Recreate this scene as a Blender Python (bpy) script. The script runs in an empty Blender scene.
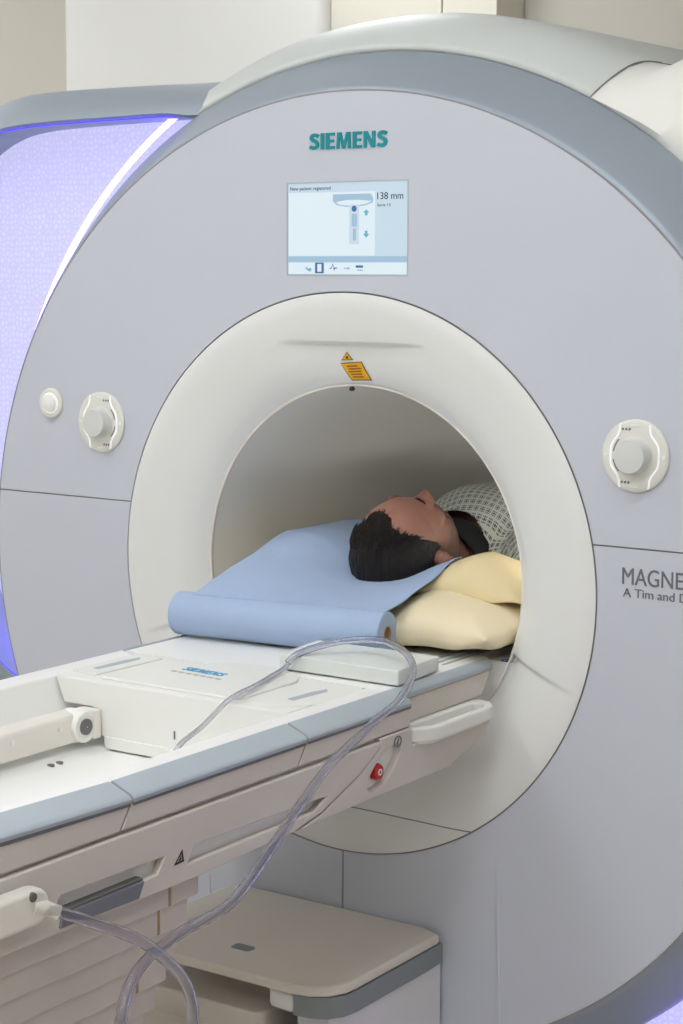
import bpy, bmesh, math, random
import numpy as np
from mathutils import Matrix, Vector, noise
random.seed(4)
S = bpy.context.scene
COL = S.collection
PI = math.pi
Z0 = 1.07                                   # height of the bore axis

# ------------------------------------------------------------------ camera
YAW, PITCH, ROLL = 0.60158, 0.12616, 0.00421
CAM = Vector((1.9242, -2.8067, 1.621))
def cam_setup():
    f = Vector((-math.sin(YAW)*math.cos(PITCH), math.cos(YAW)*math.cos(PITCH), -math.sin(PITCH)))
    r = Vector((math.cos(YAW), math.sin(YAW), 0)); u = r.cross(f)
    c, s = math.cos(ROLL), math.sin(ROLL)
    r2, u2 = c*r + s*u, -s*r + c*u
    m = Matrix((r2, u2, -f)).transposed().to_4x4(); m.translation = CAM
    cd = bpy.data.cameras.new('camera'); co = bpy.data.objects.new('camera', cd)
    COL.objects.link(co); co.matrix_world = m
    cd.sensor_fit = 'VERTICAL'; cd.sensor_height = 36.0; cd.lens = 1868.8/1024*36
    cd.clip_start = 0.05; cd.clip_end = 50
    S.camera = co
cam_setup()
# ------------------------------------------------------------------ world and exposure
w = bpy.data.worlds.new('world'); S.world = w; w.use_nodes = True
w.node_tree.nodes['Background'].inputs[0].default_value = (0.9, 0.95, 1, 1)
w.node_tree.nodes['Background'].inputs[1].default_value = 0.15
S.view_settings.view_transform = 'Standard'; S.view_settings.look = 'None'
S.view_settings.gamma = 1; S.view_settings.use_curve_mapping = False
EXPO = 0.30
S.view_settings.exposure = EXPO; EM = 2**-EXPO
CEIL = 3.3
LIGHT_POWER = 10.0                            # emission of the ceiling panels
LIGHT_SPOTS = [(-.95, -1.0), (.95, -1.0), (-.95, -2.4), (.95, -2.4), (2.5, -2.4), (-.95, -3.9), (.95, -3.9), (-2.7, -3.9), (2.5, -3.9), (-3.2, -.4), (-3.4, 1.3), (-1.3, 1.7)]

# ------------------------------------------------------------------ materials
def lin(c):
    return tuple(((v/255)/12.92 if v/255 <= .04045 else ((v/255+.055)/1.055)**2.4) for v in c)
def mat(name, rgb, rough=.5, metal=0, var=.03, scale=6, bump=0, bscale=200, emit=0, spec=.5, coat=0, trans=0, ior=1.45, alpha=1):
    m = bpy.data.materials.new(name); m.use_nodes = True
    nt = m.node_tree; b = nt.nodes['Principled BSDF']
    c = lin(rgb)
    tc = nt.nodes.new('ShaderNodeTexCoord')
    nz = nt.nodes.new('ShaderNodeTexNoise'); nz.inputs['Scale'].default_value = scale; nz.inputs['Detail'].default_value = 3
    nt.links.new(tc.outputs['Object'], nz.inputs['Vector'])
    mx = nt.nodes.new('ShaderNodeMix'); mx.data_type = 'RGBA'
    mx.inputs['A'].default_value = tuple(v*(1-var) for v in c)+(1,)
    mx.inputs['B'].default_value = tuple(min(1, v*(1+var)) for v in c)+(1,)
    nt.links.new(nz.outputs['Fac'], mx.inputs['Factor'])
    nt.links.new(mx.outputs['Result'], b.inputs['Base Color'])
    b.inputs['Roughness'].default_value = rough; b.inputs['Metallic'].default_value = metal
    b.inputs['Specular IOR Level'].default_value = spec; b.inputs['Coat Weight'].default_value = coat
    b.inputs['Transmission Weight'].default_value = trans; b.inputs['IOR'].default_value = ior
    b.inputs['Alpha'].default_value = alpha
    if emit:
        nt.links.new(mx.outputs['Result'], b.inputs['Emission Color']); b.inputs['Emission Strength'].default_value = emit
    if bump:
        n2 = nt.nodes.new('ShaderNodeTexNoise'); n2.inputs['Scale'].default_value = bscale; n2.inputs['Detail'].default_value = 2
        nt.links.new(tc.outputs['Object'], n2.inputs['Vector'])
        bp = nt.nodes.new('ShaderNodeBump'); bp.inputs['Strength'].default_value = bump; bp.inputs['Distance'].default_value = .002
        nt.links.new(n2.outputs['Fac'], bp.inputs['Height']); nt.links.new(bp.outputs['Normal'], b.inputs['Normal'])
    return m
M = {}
M['face'] = mat('face_panel_lavender', (201, 205, 215), .32, 0, .02, 3, spec=.4)
M['ring'] = mat('ring_offwhite', (230, 231, 229), .42, 0, .015, 5)
M['tunnel'] = mat('tunnel_white', (236, 235, 231), .45, 0, .01, 3)
M['silver'] = mat('silver_paint', (158, 168, 178), .5, .3, .02, 2)
M['white'] = mat('white_cover', (236, 236, 230), .38, 0, .01, 3)
M['dome'] = mat('dome_white', (206, 210, 207), .4, 0, .01, 3)
M['cream'] = mat('cream_cover', (232, 227, 218), .45, 0, .015, 4)
M['sidecream'] = mat('table_side', (214, 206, 198), .45, 0, .015, 4)
M['tray'] = mat('table_white', (242, 242, 239), .35, 0, .01, 5)
M['greystrip'] = mat('rail_grey', (176, 186, 194), .42, 0, .02, 8)
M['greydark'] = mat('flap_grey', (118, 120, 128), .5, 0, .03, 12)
M['greyband'] = mat('band_grey', (140, 147, 149), .5, 0, .03, 12)
M['gap'] = mat('joint_dark', (150, 148, 150), .8, 0, .05, 10)
M['gapbeige'] = mat('joint_beige', (170, 150, 110), .7, 0, .05, 10)
M['recess'] = mat('slot_recess', (185, 183, 190), .5, 0, .03, 8)
M['teal'] = mat('logo_teal', (0, 140, 150), .45, 0, .02, 20)
M['blueprint'] = mat('print_blue', (70, 160, 200), .5, 0, .02, 20)
M['textgrey'] = mat('print_grey', (112, 112, 118), .6, 0, .02, 20)
M['ink'] = mat('print_dark', (40, 40, 46), .6, 0, .02, 20)
M['yellow'] = mat('sticker_yellow', (242, 178, 20), .5, 0, .03, 60)
M['amber'] = mat('sticker_print', (150, 105, 20), .5, 0, .03, 60)
M['knob'] = mat('knob_grey', (216, 218, 214), .35, 0, .02, 30)
M['dial'] = mat('dial_plate', (226, 226, 218), .35, 0, .02, 20)
M['glow'] = mat('dial_line', (255, 255, 255), .4, 0, 0, 1, emit=.25)
M['red'] = mat('stop_button_red', (196, 24, 28), .3, 0, .04, 40)
M['whitemark'] = mat('white_mark', (242, 243, 240), .5)
M['bluedot'] = mat('icon_blue', (40, 80, 160), .5)
M['rubber'] = mat('rubber_grey', (110, 108, 106), .6)
M['paper'] = mat('blue_paper', (166, 186, 216), .75, 0, .04, 14, bump=.25, bscale=90)
M['card'] = mat('cardboard', (176, 146, 112), .85, 0, .08, 40)
M['dark'] = mat('core_dark', (84, 64, 48), .9)
M['pillow'] = mat('pillow_cream', (238, 224, 190), .6, 0, .04, 9, bump=.25, bscale=40)
M['pillow2'] = mat('pillow_wedge_cream', (230, 212, 168), .6, 0, .04, 9, bump=.25, bscale=40)
M['pad'] = mat('pad_greywhite', (222, 226, 222), .45, 0, .02, 8)
M['wallbeige'] = mat('wall_beige', (214, 210, 199), .8, 0, .02, 2)
M['wallwhite'] = mat('wall_white', (236, 236, 233), .6, 0, .01, 2)
M['wallwarm'] = mat('wall_warm', (240, 236, 222), .6, 0, .01, 2)
M['walltaupe'] = mat('wall_taupe', (168, 160, 152), .8, 0, .02, 2)
M['floor'] = mat('floor_vinyl', (222, 214, 204), .35, 0, .06, 5)
M['ceil'] = mat('ceiling_white', (232, 232, 230), .85, 0, .02, 2)
M['skin'] = mat('skin', (158, 112, 96), .5, 0, .10, 18, bump=.1, bscale=300)
def skin_beard():
    nt = M['skin'].node_tree; b = nt.nodes['Principled BSDF']; old = b.inputs['Base Color'].links[0].from_socket
    at = nt.nodes.new('ShaderNodeAttribute'); at.attribute_name = 'beard'
    mx = nt.nodes.new('ShaderNodeMix'); mx.data_type = 'RGBA'
    nt.links.new(at.outputs['Fac'], mx.inputs['Factor']); nt.links.new(old, mx.inputs['A']); mx.inputs['B'].default_value = lin((70, 52, 46))+(1,)
    nt.links.new(mx.outputs['Result'], b.inputs['Base Color'])
skin_beard()
M['lip'] = mat('lips', (170, 104, 94), .5, 0, .05, 30)
M['brow'] = mat('brow_hair', (34, 26, 24), .8, 0, .2, 200)
M['black'] = mat('black_collar', (22, 22, 26), .85, 0, .1, 60)
M['basetop'] = mat('base_cover', (226, 219, 207), .45, 0, .015, 4)
M['basewhite'] = mat('base_side', (226, 226, 228), .45, 0, .015, 4)
M['plastic'] = mat('connector_plastic', (236, 234, 224), .4, 0, .02, 20)

def hair_mat():
    m = mat('hair_dark', (30, 23, 22), .55, 0, .2, 20, spec=.35)
    nt = m.node_tree; b = nt.nodes['Principled BSDF']
    tc = nt.nodes.new('ShaderNodeTexCoord'); mp = nt.nodes.new('ShaderNodeMapping'); mp.inputs['Scale'].default_value = (520, 90, 90)
    nz = nt.nodes.new('ShaderNodeTexNoise'); nz.inputs['Scale'].default_value = 1; nz.inputs['Detail'].default_value = 4
    nt.links.new(tc.outputs['Object'], mp.inputs[0]); nt.links.new(mp.outputs[0], nz.inputs['Vector'])
    bp = nt.nodes.new('ShaderNodeBump'); bp.inputs['Strength'].default_value = .9; bp.inputs['Distance'].default_value = .004
    nt.links.new(nz.outputs['Fac'], bp.inputs['Height']); nt.links.new(bp.outputs['Normal'], b.inputs['Normal'])
    return m
M['hair'] = hair_mat()
def gown_mat():
    # pale grey-green cotton printed with a lattice of small dark squares
    m = mat('gown_print', (200, 204, 198), .85, 0, .04, 10)
    nt = m.node_tree; b = nt.nodes['Principled BSDF']; L = nt.links
    tc = nt.nodes.new('ShaderNodeTexCoord')
    def node(op, a=None, bb=None):
        n = nt.nodes.new('ShaderNodeMath'); n.operation = op
        for i, v in enumerate((a, bb)):
            if v is None: continue
            if isinstance(v, (int, float)): n.inputs[i].default_value = v
            else: L.new(v, n.inputs[i])
        return n.outputs[0]
    uv = nt.nodes.new('ShaderNodeUVMap'); uv.uv_map = 'UVMap'
    sp = nt.nodes.new('ShaderNodeSeparateXYZ'); L.new(uv.outputs[0], sp.inputs[0])
    def cell(o, n, lo, hi):
        f = node('FRACT', node('MULTIPLY', o, n))
        return node('MULTIPLY', node('GREATER_THAN', f, lo), node('LESS_THAN', f, hi))
    u, v = sp.outputs[0], sp.outputs[1]
    a = node('MULTIPLY', cell(u, 66, .12, .80), cell(v, 66, .12, .80))      # a motif block
    fine = node('MULTIPLY', cell(u, 198, .0, .72), cell(v, 198, .0, .72))   # made of small squares
    k = node('MULTIPLY', a, fine)
    mx = nt.nodes.new('ShaderNodeMix'); mx.data_type = 'RGBA'
    old = b.inputs['Base Color'].links[0].from_socket
    L.new(old, mx.inputs['A']); mx.inputs['B'].default_value = lin((62, 66, 68))+(1,)
    L.new(k, mx.inputs['Factor']); L.new(mx.outputs['Result'], b.inputs['Base Color'])
    return m
M['gown'] = gown_mat()
def panel_mat():
    m = bpy.data.materials.new('honeycomb_light_panel'); m.use_nodes = True
    nt = m.node_tree; b = nt.nodes['Principled BSDF']; L = nt.links
    tc = nt.nodes.new('ShaderNodeTexCoord')
    mp = nt.nodes.new('ShaderNodeMapping'); mp.inputs['Scale'].default_value = (85, 1, 85)
    L.new(tc.outputs['Object'], mp.inputs[0])
    vo = nt.nodes.new('ShaderNodeTexVoronoi'); vo.feature = 'DISTANCE_TO_EDGE'; vo.voronoi_dimensions = '3D'; vo.inputs['Scale'].default_value = 1
    vo.inputs['Randomness'].default_value = .7
    L.new(mp.outputs[0], vo.inputs['Vector'])
    cr = nt.nodes.new('ShaderNodeMapRange'); cr.inputs['From Max'].default_value = .35
    L.new(vo.outputs['Distance'], cr.inputs['Value'])
    mx = nt.nodes.new('ShaderNodeMix'); mx.data_type = 'RGBA'
    mx.inputs['A'].default_value = lin((206, 206, 250))+(1,); mx.inputs['B'].default_value = lin((228, 228, 255))+(1,)
    L.new(cr.outputs[0], mx.inputs['Factor'])
    L.new(mx.outputs['Result'], b.inputs['Emission Color']); b.inputs['Base Color'].default_value = lin((120, 118, 170))+(1,)
    b.inputs['Emission Strength'].default_value = .74*EM; b.inputs['Roughness'].default_value = .5
    bp = nt.nodes.new('ShaderNodeBump'); bp.inputs['Strength'].default_value = .3; bp.inputs['Distance'].default_value = .002
    L.new(vo.outputs['Distance'], bp.inputs['Height']); L.new(bp.outputs['Normal'], b.inputs['Normal'])
    return m
M['honey'] = panel_mat()
def emis(name, rgb, s):
    m = bpy.data.materials.new(name); m.use_nodes = True; nt = m.node_tree
    b = nt.nodes['Principled BSDF']; c = lin(rgb)+(1,)
    b.inputs['Base Color'].default_value = tuple(v*.08 for v in c[:3])+(1,); b.inputs['Emission Color'].default_value = c; b.inputs['Emission Strength'].default_value = s
    return m
M['led'] = emis('led_strip', (128, 112, 255), 7.0)
M['borefill'] = emis('bore_fill_lamp', (250, 248, 240), 6.0)  # glow of the added, unseen fill strip in the tunnel
M['ledblue'] = emis('led_blue', (70, 60, 255), 1.6)
M['lamp'] = emis('lamp_diffuser', (249, 251, 253), LIGHT_POWER)
M['screen'] = emis('screen_light', (200, 220, 234), .9*EM)
M['screen2'] = emis('screen_pale', (222, 236, 244), .92*EM)
M['screenblue'] = emis('screen_bluegrey', (166, 198, 222), .85*EM)
M['screendeep'] = emis('screen_blue', (76, 128, 190), .6*EM)
M['screencyan'] = emis('screen_cyan', (110, 196, 226), .7*EM)
M['screenink'] = emis('screen_ink', (56, 70, 84), .25*EM)
def tube_mat():
    m = mat('clear_tube', (238, 238, 246), .14, 0, 0, 1, spec=.5, trans=1, ior=1.38)
    return m
M['tube'] = tube_mat()

# ------------------------------------------------------------------ helpers
def thing(name, label, cat, loc=(0, 0, 0), group=None):
    o = bpy.data.objects.new(name, None); COL.objects.link(o); o.location = loc
    o.empty_display_size = .05
    o['label'] = label; o['category'] = cat
    if group: o['group'] = group
    return o
def link(name, me, m, parent=None, label=None, smooth=None, wn=False):
    if m is not None: me.materials.append(M[m] if isinstance(m, str) else m)
    o = bpy.data.objects.new(name, me); COL.objects.link(o)
    if smooth is not None:
        me.polygons.foreach_set('use_smooth', [True]*len(me.polygons))
        if smooth < 3.2: me.set_sharp_from_angle(angle=smooth)
    if wn:
        md = o.modifiers.new('wn', 'WEIGHTED_NORMAL'); md.keep_sharp = True
    if parent is not None:
        o.parent = parent
        if parent.type == 'EMPTY': o.matrix_parent_inverse = Matrix.Translation(-Vector(parent.location))
    if label: o['label'] = label
    return o
def tag(o, label, cat, group=None):
    o['label'] = label; o['category'] = cat
    if group: o['group'] = group
    return o
def structure(o): o['kind'] = 'structure'; return o
def bevel_bm(bm, w, seg=2, ang=.6):
    if w <= 0: return
    es = [e for e in bm.edges if len(e.link_faces) == 2 and e.calc_face_angle(0) > ang]
    if es: bmesh.ops.bevel(bm, geom=es, offset=w, segments=seg, profile=.5, affect='EDGES', clamp_overlap=True)
def fin(name, bm, m, parent=None, label=None, smooth=.9, bev=0, wn=True, seg=2, recalc=True):
    if recalc: bmesh.ops.recalc_face_normals(bm, faces=bm.faces)
    bevel_bm(bm, bev, seg)
    me = bpy.data.meshes.new(name); bm.to_mesh(me); bm.free()
    return link(name, me, m, parent, label, smooth, wn)
XZ = lambda u, v, d: (u, d, v)              # plates facing the camera end (-y)
YZ = lambda u, v, d: (d, u, v)              # plates facing the side (x)
XY = lambda u, v, d: (u, v, d)              # flat plates (z)
def plate_bm(outer, holes, mp, d0, d1):
    bm = bmesh.new(); loops = []
    for lp in [outer]+list(holes):
        vs = [bm.verts.new((u, v, 0)) for u, v in lp]
        for i in range(len(vs)): bm.edges.new((vs[i], vs[(i+1) % len(vs)]))
        loops.append(vs)
    if holes: bmesh.ops.triangle_fill(bm, use_beauty=True, use_dissolve=False, edges=bm.edges[:])
    else: bm.faces.new(loops[0])
    top = list(bm.faces); dup = {}
    for v in list(bm.verts): dup[v] = bm.verts.new((v.co.x, v.co.y, 1))
    for f in top: bm.faces.new([dup[v] for v in reversed(f.verts)])
    for vs in loops:
        for i in range(len(vs)):
            a, b = vs[i], vs[(i+1) % len(vs)]; bm.faces.new((a, b, dup[b], dup[a]))
    for v in bm.verts: v.co = Vector(mp(v.co.x, v.co.y, d0 if v.co.z < .5 else d1))
    return bm
def plate(name, outer, holes, mp, d0, d1, m, parent=None, bev=.002, label=None, seg=2):
    return fin(name, plate_bm(outer, holes, mp, d0, d1), m, parent, label, bev=bev, seg=seg)
def box(name, a, b, m, parent=None, bev=.003, label=None, seg=2):
    return plate(name, [(a[0], a[1]), (b[0], a[1]), (b[0], b[1]), (a[0], b[1])], [], XY, a[2], b[2], m, parent, bev, label, seg)
def rrect(x0, x1, y0, y1, r, n=6):
    pts = []
    for cx, cy, a in ((x1-r, y0+r, -PI/2), (x1-r, y1-r, 0), (x0+r, y1-r, PI/2), (x0+r, y0+r, PI)):
        for i in range(n+1):
            t = a+PI/2*i/n; pts.append((cx+r*math.cos(t), cy+r*math.sin(t)))
    return pts
def circ(cx, cy, r, n=48, ry=None, rot=0):
    ry = ry or r; o = []
    for i in range(n):
        t = 2*PI*i/n; a, b = r*math.cos(t), ry*math.sin(t)
        o.append((cx+a*math.cos(rot)-b*math.sin(rot), cy+a*math.sin(rot)+b*math.cos(rot)))
    return o
def arc(r, a0, a1, n):
    return [(r*math.cos(a0+(a1-a0)*i/n), Z0+r*math.sin(a0+(a1-a0)*i/n)) for i in range(n+1)]
def grid_mesh(name, P, m, parent=None, cu=False, cv=False, label=None, smooth=3.3, uv=None):
    # P[i][j] -> points; wraps if cu / cv
    P = np.asarray(P, float); a, b, _ = P.shape
    idx = np.arange(a*b).reshape(a, b); F = []
    for i in range(a if cu else a-1):
        for j in range(b if cv else b-1):
            F.append((int(idx[i, j]), int(idx[(i+1) % a, j]), int(idx[(i+1) % a, (j+1) % b]), int(idx[i, (j+1) % b])))
    me = bpy.data.meshes.new(name); me.from_pydata(P.reshape(-1, 3).tolist(), [], F); me.update()
    return link(name, me, m, parent, label, smooth)
def revolve(name, prof, m, parent, a0=0, a1=2*PI, n=160, label=None, smooth=.7):
    full = abs(a1-a0-2*PI) < 1e-6
    P = [[(R*math.cos(a0+(a1-a0)*i/n), y, Z0+R*math.sin(a0+(a1-a0)*i/n)) for R, y in prof] for i in range(n if full else n+1)]
    return grid_mesh(name, P, m, parent, cu=full, label=label, smooth=smooth)
def smooth_path(pts, n):
    pts = [Vector(q) for q in pts]; out = []
    for i in range(len(pts)-1):
        p0, p1, p2, p3 = pts[max(i-1, 0)], pts[i], pts[i+1], pts[min(i+2, len(pts)-1)]
        for k in range(n):
            t = k/n
            out.append(.5*((2*p1)+(p2-p0)*t+(2*p0-5*p1+4*p2-p3)*t*t+(3*p1-p0-3*p2+p3)*t**3))
    out.append(pts[-1]); return out
def smooth_prof(pr): return [(q[0], q[1]) for q in smooth_path([(a, b, 0) for a, b in pr], 4)]
def sweep_bm(path, rad, k=10, closed=False, bm=None):
    bm = bm or bmesh.new(); rings = []; N = len(path); up = None
    for i, q in enumerate(path):
        q = Vector(q)
        a = Vector(path[(i-1) % N] if closed else path[max(i-1, 0)]); b = Vector(path[(i+1) % N] if closed else path[min(i+1, N-1)])
        t = (b-a).normalized()
        if up is None: up = t.orthogonal().normalized()
        up = (up-t*up.dot(t)).normalized(); s = t.cross(up)
        r = rad[i] if hasattr(rad, '__len__') else rad
        rings.append([bm.verts.new(q+r*(math.cos(2*PI*j/k)*up+math.sin(2*PI*j/k)*s)) for j in range(k)])
    for i in range(N if closed else N-1):
        A, B = rings[i], rings[(i+1) % N]
        for j in range(k): bm.faces.new((A[j], A[(j+1) % k], B[(j+1) % k], B[j]))
    if not closed: bm.faces.new(rings[0][::-1]); bm.faces.new(rings[-1])
    return bm
def hose(name, path, rad, wall, m, parent, k=14):
    # hollow hose: outer and inner skin closed at both ends
    bm = bmesh.new(); skins = []
    for w_ in (0, wall):
        r = [q-w_ for q in rad]; b2 = sweep_bm(path, r, k); b2.verts.ensure_lookup_table()
        skins.append([v.co.copy() for v in b2.verts]); b2.free()
    A = [bm.verts.new(c) for c in skins[0]]; B = [bm.verts.new(c) for c in skins[1]]; N = len(path)
    for i in range(N-1):
        for j in range(k):
            a, b, c, d = i*k+j, i*k+(j+1) % k, (i+1)*k+(j+1) % k, (i+1)*k+j
            bm.faces.new((A[a], A[b], A[c], A[d])); bm.faces.new((B[d], B[c], B[b], B[a]))
    for i in (0, N-1):
        for j in range(k): bm.faces.new((A[i*k+j], B[i*k+j], B[i*k+(j+1) % k], A[i*k+(j+1) % k]))
    return fin(name, bm, m, parent, smooth=1.2, wn=False)
def tube(name, path, rad, m, parent=None, k=10, closed=False, label=None):
    return fin(name, sweep_bm(path, rad, k, closed), m, parent, label, smooth=1.0, wn=False)
def text_obj(name, body, box3, m, parent, depth=.0015, bold=0.0, label=None, spacing=1.0):
    """lettering fitted into a rectangle: box3 = (origin, u vector, v vector) with u,v full-size axes; extruded along u x v"""
    cu = bpy.data.curves.new(name, 'FONT'); cu.body = body; cu.size = 1; cu.offset = bold; cu.extrude = .01; cu.space_character = spacing
    o = bpy.data.objects.new(name, cu); COL.objects.link(o)
    dg = bpy.context.evaluated_depsgraph_get(); me = bpy.data.meshes.new_from_object(o.evaluated_get(dg))
    COL.objects.unlink(o); bpy.data.objects.remove(o); bpy.data.curves.remove(cu)
    n = len(me.vertices); co = np.empty(n*3); me.vertices.foreach_get('co', co); co = co.reshape(-1, 3)
    mn, mxx = co.min(0), co.max(0)
    O, U, V = (Vector(q) for q in box3); Wv = U.cross(V).normalized()
    t = (co-mn)/np.maximum(mxx-mn, 1e-9)
    new = np.array(O)[None]+t[:, :1]*np.array(U)[None]+t[:, 1:2]*np.array(V)[None]+(t[:, 2:]*depth)*np.array(Wv)[None]
    me.vertices.foreach_set('co', new.ravel()); me.materials.clear(); me.update()
    return link(name, me, m, parent, label)

def stroke_outline(pts, w):
    pts = [Vector((a, b, 0)) for a, b in pts]; L, R = [], []
    for i, q in enumerate(pts):
        t = (pts[min(i+1, len(pts)-1)]-pts[max(i-1, 0)]).normalized(); n = Vector((-t.y, t.x, 0))
        L.append(q+n*w/2); R.append(q-n*w/2)
    return [(q.x, q.y) for q in L+R[::-1]]
def bold_word(name, word, box3, m, parent, depth, label=None):
    """block capitals drawn as polygons and fitted to the rectangle origin, u, v"""
    k, out, x = .225, [], 0
    for ch in word:
        if ch == 'S':
            c = [(.60, .80), (.50, .87), (.36, .895), (.22, .865), (.145, .77), (.155, .66), (.25, .575), (.40, .505), (.50, .43), (.535, .33), (.505, .205), (.41, .13), (.29, .108), (.16, .13), (.04, .19)]
            p = [(q.x, q.y) for q in smooth_path([(a, b, 0) for a, b in c], 3)]; polys, wd = [stroke_outline(p, k*.97)], .64
        elif ch == 'I': polys, wd = [[(0, 0), (k, 0), (k, 1), (0, 1)]], k
        elif ch == 'E': polys, wd = [[(0, 0), (.58, 0), (.58, .18), (k, .18), (k, .41), (.53, .41), (.53, .58), (k, .58), (k, .82), (.57, .82), (.57, 1), (0, 1)]], .58
        elif ch == 'M': polys, wd = [[(0, 0), (.19, 0), (.21, .68), (.37, 0), (.55, 0), (.71, .68), (.73, 0), (.93, 0), (.88, 1), (.62, 1), (.465, .38), (.31, 1), (.05, 1)]], .93
        else: polys, wd = [[(0, 0), (.2, 0), (.2, .62), (.48, 0), (.72, 0), (.72, 1), (.52, 1), (.52, .38), (.24, 1), (0, 1)]], .72
        out += [[(a+x, b) for a, b in q] for q in polys]; x += wd+.10
    x -= .10; O, U, V = (Vector(q) for q in box3); Wv = U.cross(V).normalized(); bm = bmesh.new()
    for q in out:
        a = [bm.verts.new(O+U*(u/x)+V*v) for u, v in q]; b = [bm.verts.new(O+U*(u/x)+V*v+Wv*depth) for u, v in q]
        bm.faces.new(b); bm.faces.new(a[::-1])
        for i in range(len(a)): bm.faces.new((a[i], a[(i+1) % len(a)], b[(i+1) % len(a)], b[i]))
    return fin(name, bm, m, parent, label, wn=False, smooth=.3)

# ------------------------------------------------------------------ room
RX0, RX1, RY0, RY1 = -4.2, 3.6, -5.0, 2.6
structure(box('floor', (RX0-.1, RY0-.1, -.1), (RX1+.1, RY1+.1, 0), 'floor', bev=0))
structure(box('ceiling', (RX0-.1, RY0-.1, CEIL), (RX1+.1, RY1+.1, CEIL+.1), 'ceil', bev=0))
structure(box('wall_back', (RX0-.1, RY1, 0), (RX1+.1, RY1+.1, CEIL), 'wallbeige', bev=0))
structure(box('wall_front', (RX0-.1, RY0-.1, 0), (RX1+.1, RY0, CEIL), 'wallwhite', bev=0))
structure(box('wall_left', (RX0-.1, RY0, 0), (RX0, RY1, CEIL), 'wallwhite', bev=0))
structure(box('wall_right', (RX1, RY0, 0), (RX1+.1, RY1, CEIL), 'walltaupe', bev=0))
# white cladding behind the scanner
structure(plate('trim_1', rrect(-2.864, -1.72, 2.36, 2.597, .03), [], XY, 0, CEIL, 'wallwhite', bev=0))
structure(box('trim_2', (-1.715, 2.42, 0), (-1.286, 2.597, CEIL), 'wallwarm', bev=.004))
structure(box('trim_3', (-1.280, 2.42, 0), (-1.081, 2.597, CEIL), 'wallwarm', bev=.004))
for i, (x, y) in enumerate(LIGHT_SPOTS):
    row = {-1.0: 'above the table', -2.4: 'in the middle of the room', -3.9: 'near the front wall', -.4: 'beside the scanner', 1.3: 'in the far left corner of the room', 1.7: 'behind the scanner'}[y]
    col_ = {-3.2: 'only', -3.4: 'only', -2.7: 'outer left', -.95: 'inner left', -1.3: 'only', .95: 'inner right', 2.5: 'outer right'}[x]
    t = thing('ceiling_light', 'square ceiling light %s, %s one of its row' % (row, col_), 'light', (x, y, CEIL), 'ceiling lights')
    h = .30
    plate('frame', [(x-h-.03, y-h-.03), (x+h+.03, y-h-.03), (x+h+.03, y+h+.03), (x-h-.03, y+h+.03)], [[(x-h, y-h), (x+h, y-h), (x+h, y+h), (x-h, y+h)]], XY, CEIL-.025, CEIL-.001, 'ceil', t, .002)
    box('diffuser', (x-h+.001, y-h+.001, CEIL-.018), (x+h-.001, y+h-.001, CEIL-.004), 'lamp', t, 0)

# ------------------------------------------------------------------ scanner housing
scan = thing('mri_scanner', 'large white and lavender MRI scanner with a round bore', 'scanner', (0, .8, 0))
RB, R1 = .8765, .52
SEAM = 1.172-Z0
g = .0013
# upper face panel: ruled region between bore ring and outer circle, above the horizontal joint
ai, ao = math.asin((SEAM+g)/(R1+g)), math.asin((SEAM+g)/RB)
outer = arc(RB, ao, PI-ao, 110)+arc(R1+g, PI-ai, ai, 90)
DISP = (-.1248, .1353, 1.6218, 1.7857)
hole = [(DISP[0]-.001, DISP[2]-.001), (DISP[1]+.001, DISP[2]-.001), (DISP[1]+.001, DISP[3]+.001), (DISP[0]-.001, DISP[3]+.001)]
plate('face_panel', outer, [hole], XZ, 0, .0034, 'face', scan, .001, 'upper lavender-grey face panel with the display')
ai2, ao2 = math.asin((SEAM-g)/(R1+g)), math.asin((SEAM-g)/RB)
xs = .004
b_in, b_out = math.asin((xs-g)/(R1+g)), math.asin((xs-g)/RB)
outer = arc(RB, PI-ao2, 1.5*PI+b_out, 80)+arc(R1+g, 1.5*PI+b_in, PI-ai2, 60)
plate('face_panel', outer, [], XZ, 0, .0034, 'face', scan, .001, 'lower left lavender-grey face panel')
b_in, b_out = math.asin((xs+g)/(R1+g)), math.asin((xs+g)/RB)
outer = arc(R1+g, 2*PI+ai2, 1.5*PI+b_in, 60)+arc(RB, 1.5*PI+b_out, 2*PI+ao2, 80)
plate('face_panel', outer, [], XZ, 0, .0034, 'face', scan, .001, 'lower right lavender-grey face panel')
# dark backing seen in the joints
plate('joint_backing', arc(RB+.002, 0, 2*PI, 128)[:-1], [[(a*1.0, b) for a, b in hole], arc(.5165, 0, 2*PI, 96)[:-1]], XZ, .0035, .028, 'gap', scan, 0)
# faint moulded ridges on the lower panels
for x, zt, zb, wd in ((.333, .62, .28, .0035), (-.318, .47, .30, .002)):
    P = []
    for i in range(31):
        t = i/30; z = zt+(zb-zt)*t; h = .0035*min(1, t*2.2); ww = wd*(.4+.6*min(1, t*2))
        P.append([(x+.012*t+ww*math.cos(a), -h*math.sin(a)+.0004, z) for a in np.linspace(0, PI, 7)])
    grid_mesh('ridge', P, 'face', scan)

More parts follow.
